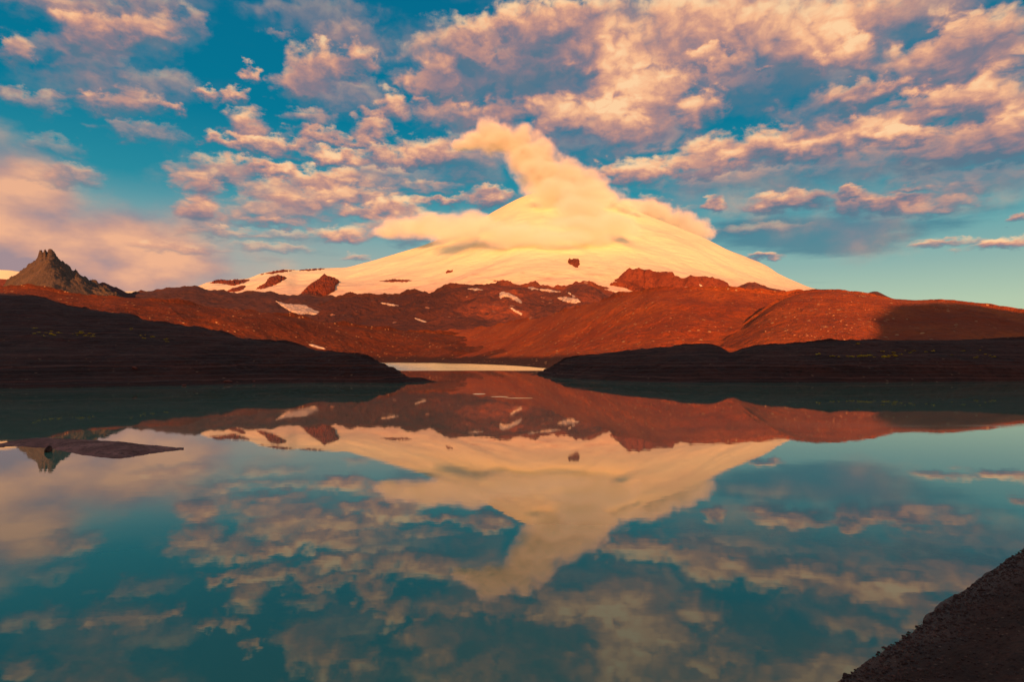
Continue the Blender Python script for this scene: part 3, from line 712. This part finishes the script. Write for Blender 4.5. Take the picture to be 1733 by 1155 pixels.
scatter('redm', [(870,570),(960,540),(1080,505),(1250,503),(1240,560),(1190,583),(1000,590)], 80, .3, 1.0, 'small pale stone among many strewn over the smooth red hill', 'pale stones on the smooth red hill')
scatter('redl', [(200,515),(330,525),(560,560),(640,575),(560,590),(420,565),(250,540)], 50, .3, 1.0, 'small pale stone among many strewn over the left red slope', 'pale stones on the left red slope')

# reddish blocks along the left shore
M_rust = soil('rusty_stone', (.16, .055, .045), (.24, .09, .075), (.07, .028, .026), 1.5, 0.2, None, 1, .1, 0.06, 0.8)
for k, (px_, py_, r_, lab) in enumerate((
 (228, 624.5, .85, 'rusty red block sitting on the stepped left shore'),
 (312, 654.0, .60, 'low rusty stone at the waterline under the left shore'),
 (386, 647.0, .70, 'long rusty stone at the waterline near the middle of the left shore'),
 (430, 646.0, .45, 'small rusty stone at the waterline right of the long one'))):
    p = drape('shore_l', px_, py_)[0]
    o = link('rock', stone_mesh('rock', 70 + k, 3, .75), M_rust)
    o.location = (p[0], p[1], max(p[2], .05) + r_ * .25); o.scale = (r_ * (2.2 if k == 2 else 1.2), r_, r_); o.rotation_euler = (0, 0, .4 * k)
    tag(o, lab, 'rock')
bases_b = [stone_mesh('stone', 90 + k, 2, .6) for k in range(4)]
for me in bases_b: me.materials.append(M_dstone)
for k in range(60):
    a_ = rs.uniform(-4, 26); n_ = abs(rs.normal(0, 1.3)) + .02
    X_ = p0[0] + u[0] * a_ + nv[0] * n_; Y_ = p0[1] + u[1] * a_ + nv[1] * n_
    o = bpy.data.objects.new('stone', bases_b[k % 4]); COL.objects.link(o)
    r_ = .035 + .085 * rs.rand() ** 2.5
    o.location = (X_, Y_, max(float(bank_z(np.array(a_), np.array(n_), X_, Y_)), -.02) + r_ * .2); o.scale = (r_ * rs.uniform(.9, 1.5), r_, r_); o.rotation_euler = (0, 0, rs.uniform(0, 6.28))
    tag(o, 'dark stone lying on the gravelly near bank by the water', 'stone', 'dark stones on the near bank')

# yellow flowering clumps on the dark shores
def clump_mesh(seed):
    rnd = random.Random(seed); bm = bmesh.new(); root = bm.verts.new((0, 0, -.05))
    for _ in range(46):
        a = rnd.uniform(0, 6.28); r = rnd.random() ** .5; z = rnd.uniform(.05, .6) * (1.2 - r)
        c = Vector((r * math.cos(a), r * math.sin(a), z)); s = rnd.uniform(.10, .22)
        e = Vector((rnd.gauss(0, 1), rnd.gauss(0, 1), rnd.gauss(0, .6))).normalized() * s
        bm.faces.new([root, bm.verts.new(c - e), bm.verts.new(c + e)])
    me = bpy.data.meshes.new('flower_clump'); bm.to_mesh(me); bm.free(); me.materials.append(M_flower)
    return me
clumps = [clump_mesh(k) for k in range(3)]
def flowers(key, spots, label, group):
    for (cx, cy, sx, sy, n) in spots:
        for _ in range(n):
            p = drape(key, cx + rs.normal() * sx, cy + rs.normal() * sy)[0]
            o = bpy.data.objects.new('flower_clump', clumps[rs.randint(3)]); COL.objects.link(o)
            s = rs.uniform(.5, 1.25); o.location = p; o.scale = (s, s, s * .8); o.rotation_euler = (0, 0, rs.uniform(0, 6))
            tag(o, label, 'flowers', group)
flowers('shore_l', [(85,565,10,2.5,16),(138,565,10,2.5,14),(247,571,5,2,6),(60,557,3,1,2),(222,558,2,1,2),(278,577,4,2,3)], 'yellow flowering clump on the dark left shore slope', 'yellow flowers on the left shore')
flowers('shore_r', [(1470,603,35,1.2,26),(1540,596,20,2,8),(1450,583,3,1,2),(1640,600,30,6,8)], 'yellow flowering clump on the dark right shore', 'yellow flowers on the right shore')

# gravel along the near bank: nobody could count it, one object
def gravel():
    base = [stone_mesh('g', 60 + k, 1) for k in range(3)]
    arr = [(np.array([v.co[:] for v in m.vertices]), np.array([p.vertices[:] for p in m.polygons])) for m in base]
    Vs, Fs, off = [], [], 0
    cnt = 26000
    a = rs.uniform(-8, 34, cnt); n = np.abs(rs.normal(0, 1.1, cnt)) ** 1.15 + .05 + np.where(rs.rand(cnt) < .35, rs.uniform(0, 8, cnt), 0)
    X = p0[0] + u[0] * a + nv[0] * n; Y = p0[1] + u[1] * a + nv[1] * n; Z = bank_z(a, n, X, Y)
    r = .010 + .055 * rs.rand(cnt) ** 6
    for k in range(cnt):
        v, f = arr[k % 3]; th = rs.uniform(0, 6.28); c, s = math.cos(th), math.sin(th)
        q = v * r[k]
        q = np.stack([q[:, 0] * c - q[:, 1] * s + X[k], q[:, 0] * s + q[:, 1] * c + Y[k], q[:, 2] + Z[k] + r[k] * .2], -1)
        Vs.append(q); Fs.append(f + off); off += len(v)
    for m in base: bpy.data.meshes.remove(m)
    o = link('gravel', mesh_np('gravel', np.concatenate(Vs), np.concatenate(Fs), False), M_dstone)
    tag(o, 'dark wet gravel strewn along the near bank', 'gravel', kind='stuff')
gravel()

# ------------------------------------------------------------------ snow patches and rock outcrops
def inside(poly, x, y):
    poly = np.array(poly, float); r = np.zeros(x.shape, bool); j = len(poly) - 1
    for i in range(len(poly)):
        c = ((poly[i, 1] > y) != (poly[j, 1] > y)) & (x < (poly[j, 0] - poly[i, 0]) * (y - poly[i, 1]) / (poly[j, 1] - poly[i, 1] + 1e-9) + poly[i, 0])
        r ^= c; j = i
    return r
def edge_dist(poly, x, y):
    P = np.array(poly, float); best = np.full(x.shape, 1e9)
    for i in range(len(P)):
        a, b = P[i - 1], P[i]; ab = b - a
        t = np.clip(((x - a[0]) * ab[0] + (y - a[1]) * ab[1]) / (ab @ ab + 1e-9), 0, 1)
        best = np.minimum(best, np.hypot(x - a[0] - ab[0] * t, y - a[1] - ab[1] * t))
    return best
def patch(key, name, poly, mat, label, cat, lift, bulge, step=.6, rough=0.0, ragged=1.6, seed=1, full=4.0):
    """a sheet of snow or rock lying on a slope: follows the slope, lifted and thickened towards its middle"""
    P = np.array(poly, float)
    xs = np.arange(P[:, 0].min() - 2, P[:, 0].max() + 2, step); ys = np.arange(P[:, 1].min() - 2, P[:, 1].max() + 2, step * .6)
    X, Y = np.meshgrid(xs, ys)
    sd = np.where(inside(poly, X, Y), 1, -1) * edge_dist(poly, X, Y) + ragged * fbm2(X / 5, Y / 3, 4, seed)
    use = sd > -1.2
    pts = drape(key, X[use], Y[use])
    h = np.clip(sd[use], -1.2, full) / full
    nz = fbm2(X[use] / 4.0, Y[use] / 3.0, 5, seed + 3, .6) if rough else 0
    up = np.where(h > 0, lift * np.minimum(1, h * full) + bulge * np.sqrt(np.maximum(h, 0)) + rough * nz * np.clip(h * 2, 0, 1), h * full / 1.2 * (lift + 6))
    pts[:, 2] += up; pts[:, 1] -= np.maximum(up, 0) * .6; pts[:, 0] = (X[use] - CX) / F * pts[:, 1]
    idx = -np.ones(X.shape, int); idx[use] = np.arange(use.sum())
    q = np.stack([idx[:-1, :-1], idx[:-1, 1:], idx[1:, 1:], idx[1:, :-1]], -1).reshape(-1, 4)
    q = q[(q >= 0).all(1)]
    return tag(link(name, mesh_np(name, pts, q[:, ::-1]), mat), label, cat)

sp_ = lambda *a, **k: patch(*a, **k)
sp_('blue', 'snow_patch', [(467,510),(486,515),(516,516.5),(528,523.5),(552,532),(548.5,536.5),(524,532),(502,532),(490,527),(476,518)], M_patch, 'long grey snow patch hanging on the dark slope below the glacier', 'snow patch', 2, 3)
sp_('ridge', 'snow_patch', [(845,497),(850,494),(860,496),(875,503),(884,511),(882,514),(872,509),(858,502),(850,503),(848,507),(845,503)], M_patch, 'curved snow patch high on the red rocky ridge', 'snow patch', 2, 2, ragged=1.6)
sp_('ridge', 'snow_patch', [(943,504),(955,503),(978,506),(982,511),(975,514),(960,512),(950,509)], M_patch, 'flat white snow patch on the right end of the rocky ridge', 'snow patch', 2, 2, ragged=2.0)
sp_('ridge', 'snow_patch', [(861,520),(868,522),(884,531),(883,534),(872,529)], M_patch, 'narrow snow streak below the curved patch on the ridge', 'snow patch', 2, 2, ragged=1.4)
sp_('ridge', 'snow_patch', [(893,486.5),(902,486),(908,489),(900,491),(896,489)], M_patch, 'tiny snow fleck just under the crest of the ridge', 'snow patch', 2, 2, ragged=.9)
sp_('ridge', 'snow_patch', [(700,538),(708,540),(722,545),(718,546),(706,542)], M_patch, 'thin snow streak low on the left part of the rocky ridge', 'snow patch', 2, 2, ragged=.9)
sp_('redl', 'snow_patch', [(521,583),(530,583.5),(548,589),(552,591.5),(540,590.5),(528,587)], M_patch, 'small white snow patch above the dark left headland', 'snow patch', 1, 1, ragged=.9)
sp_('cliff', 'snow_patch', [(1158,486),(1163,485.5),(1166,487),(1161,488)], M_patch, 'small snow fleck low on the red cliff', 'snow patch', 2, 2, ragged=.2)
sp_('cliff', 'snow_patch', [(1183,481),(1187,482),(1189,485),(1185,485)], M_patch, 'small snow fleck high on the right part of the red cliff', 'snow patch', 2, 2, ragged=.2)
sp_('knoll', 'snow_patch', [(1281,493),(1289,493.5),(1290,496),(1283,495.5)], M_patch, 'small snow fleck on the red knoll', 'snow patch', 2, 2, ragged=.2)

sp_('snow', 'rock_outcrop', [(961,443),(964,440),(968,442),(972,441),(980,441),(981,447),(978,453),(974,453),(968,449),(962.5,447)], M_cliff, 'heart shaped red rock alone on the wide snow face', 'rock', 12, 14, rough=22, step=.4, seed=4)
sp_('snow', 'rock_outcrop', [(754,461),(758,458),(763,459),(766,457),(766,460.5),(760,462),(755,463)], M_cliff, 'small dark rock alone on the left part of the snow face', 'rock', 6, 8, rough=12, step=.35, ragged=.5, seed=8)
sp_('snow', 'rock_outcrop', [(432,490),(448,482),(455,471.5),(469,467.5),(486,471),(476,477),(462,484),(445,489)], M_cliff, 'long red rock rib slanting across the snow at the left end', 'rock', 10, 16, rough=22, step=.5, seed=11)
sp_('snow', 'rock_outcrop', [(355,480),(367,474),(389,475.5),(420,474),(424,474),(410,480),(394,484),(372,480)], M_cliff, 'dark red rock band under the skyline at the far left of the snow', 'rock', 8, 12, rough=22, step=.5, ragged=1.6, seed=13)
sp_('snow', 'rock_outcrop', [(385,493),(393,489),(410,484),(417,484),(413,489),(404,493),(395,495)], M_cliff, 'small broken red rock patch just below the dark rock band', 'rock', 8, 8, rough=15, step=.5, ragged=2.0, seed=17)
sp_('snow', 'rock_outcrop', [(1030,483),(1039,481.5),(1067,481),(1080,487),(1093,494),(1100,501),(1088,501),(1074,495),(1060,488)], M_cliff, 'dark red rock wedge pointing down the snow left of the flat topped cliff', 'rock', 10, 25, rough=20, step=.5, seed=19)
sp_('snow', 'rock_outcrop', [(500,512),(509,502),(517,493),(524,486),(538,477),(548.5,467.5),(555,471),(562,472.5),(574,478),(568,485),(567,493),(556,499),(542,505),(538,514)], M_cliff, 'dark red pyramid of rock rising from the snow at left', 'rock', 25, 22, rough=26, step=.4, ragged=.9, seed=23, full=9.0)
for poly, lab in (
 ([(440,465),(458,460.5),(478,456.5),(500,457),(488,459.5),(462,463.5)], 'thin dark rock rim on the skyline at the left end of the snow'),
 ([(505,458),(530,455),(556,454.5),(540,457),(518,459)], 'thin rock rim on the snow skyline above the rock pyramid'),
 ([(985,481),(1000,480),(1016,484),(1034,489),(1020,490),(1000,486)], 'dark broken rock streak on the snow tongue'),
 ([(1008,492),(1026,491),(1046,497),(1030,499)], 'small dark rock strip low on the snow tongue'),
 ([(640,476),(668,473),(700,475),(690,477),(660,478)], 'faint brown rock streak on the lower left snow face'),
 ([(835,476),(852,474.5),(866,476.5),(850,478)], 'faint brown rock streak on the lower middle snow face')):
    sp_('snow', 'rock_outcrop', poly, M_cliff, lab, 'rock', 4, 4, rough=10, step=.45, ragged=2.2, seed=len(lab))
for poly, lab in (
 ([(905,489),(925,489.5),(948,494),(935,495),(915,492)], 'ragged snow streak along the crest of the rocky ridge'),
 ([(790,489),(806,488),(818,491),(804,492)], 'small snow fleck near the left end of the ridge crest'),
 ([(958,494),(966,497),(976,504),(970,503)], 'narrow snow gully at the right end of the ridge'),
 ([(640,512),(660,514),(676,518),(662,518)], 'faint snow streak on the dark left part of the ridge')):
    sp_('ridge', 'snow_patch', poly, M_patch, lab, 'snow patch', 2, 1, ragged=2.0, seed=len(lab))

# ------------------------------------------------------------------ clouds clinging to the volcano: real volumes
def cloud(label, blobs_, sigma, seed, step_rate=.35, lo=.16, hi=.62, scale=1 / 300.0, amp=2.0):
    """blobs: (column, row, half width, half height, distance, depth factor)"""
    me = bpy.data.meshes.new('cloud'); bm = bmesh.new()
    m = bpy.data.materials.new('cloud_vapour'); m.use_nodes = True
    t = NT(m.node_tree)
    pos = t.n('ShaderNodeTexCoord').outputs['Object']
    nA = t.n('ShaderNodeTexNoise'); t.put(nA.inputs['Vector'], t.v('ADD', pos, (seed * 977.0, 0, 0)))
    nA.inputs['Scale'].default_value = scale; nA.inputs['Detail'].default_value = 7; nA.inputs['Roughness'].default_value = .58
    tot = None
    for (px, py, rx, ry, d, df) in blobs_:
        x, y, z = world_xyz(px, py, d)
        RX = rx / F * d * 1.45; RZ = ry / F * d * 1.45; RY = max(RX, RZ) * df
        bmesh.ops.create_uvsphere(bm, u_segments=20, v_segments=12, radius=1.0,
            matrix=__import__('mathutils').Matrix.Translation((x, y, z)) @ __import__('mathutils').Matrix.Diagonal((RX, RY, RZ, 1)))
        g = t.n('ShaderNodeTexGradient', gradient_type='SPHERICAL')
        t.put(g.inputs[0], t.mapping(pos, (x, y, z), (0, 0, 0), (RX, RY, RZ), 'TEXTURE'))
        tot = g.outputs['Fac'] if tot is None else t.m('MAXIMUM', tot, g.outputs['Fac'])
    den = t.m('MULTIPLY_ADD', t.m('SUBTRACT', nA.outputs['Fac'], .5), amp, tot)
    den = t.m('MULTIPLY', t.m('MULTIPLY', t.ss(den, lo, hi), t.m('MULTIPLY', tot, 5.0, clamp=True)), sigma)
    sc = t.n('ShaderNodeVolumeScatter')
    sc.inputs['Color'].default_value = (.98, .84, .99, 1)
    sc.inputs['Anisotropy'].default_value = -.12
    t.put(sc.inputs['Density'], den)
    o = t.n('ShaderNodeOutputMaterial'); t.put(o.inputs['Volume'], sc.outputs[0])
    m.cycles.volume_step_rate = step_rate
    bm.to_mesh(me); bm.free()
    ob = link('cloud', me, m)
    rm = ob.modifiers.new('union', 'REMESH'); rm.mode = 'VOXEL'; rm.voxel_size = 45.0
    tag(ob, label, 'cloud')
    return ob
D9 = 9000
cloud('bright plume of cloud leaning left above the volcano summit',
 [(780,246,26,9,D9,.8),(806,234,26,15,D9,.8),(828,224,28,22,D9,.8),(852,236,38,25,D9,.8),(880,246,40,28,D9,.8),(900,266,36,32,8900,.8),(914,290,40,36,8800,.8),(938,306,48,38,8700,.7),(964,316,46,34,8550,.7),(994,322,42,30,8550,.7),(1024,336,38,22,8550,.7),(1056,350,34,15,8600,.7)], .012, 1, hi=.7)
cloud('veil of cloud hanging down the snow face below the summit',
 [(940,330,44,26,8200,.4),(985,338,52,32,7950,.4),(988,364,58,36,7430,.4),(985,390,66,26,6900,.4),(1036,384,52,26,6950,.4)], .014, 2, hi=.85, amp=1.2)
cloud('low cloud bank wrapping the left flank of the volcano',
 [(688,386,44,17,8700,.6),(730,384,48,20,8200,.5),(775,386,56,26,7300,.4),(825,392,66,24,6950,.35),(885,399,74,19,6800,.35),(945,404,66,16,6650,.35),(800,372,34,16,7800,.5),(660,392,36,11,8700,.6)], .011, 3, hi=.8, amp=1.5)
cloud('thin cloud cap lying along the right shoulder of the volcano',
 [(1075,352,36,16,9500,.8),(1105,362,40,17,9500,.8),(1140,375,40,17,9500,.8),(1170,386,34,16,9400,.8),(1188,394,20,14,9400,.8)], .009, 4)
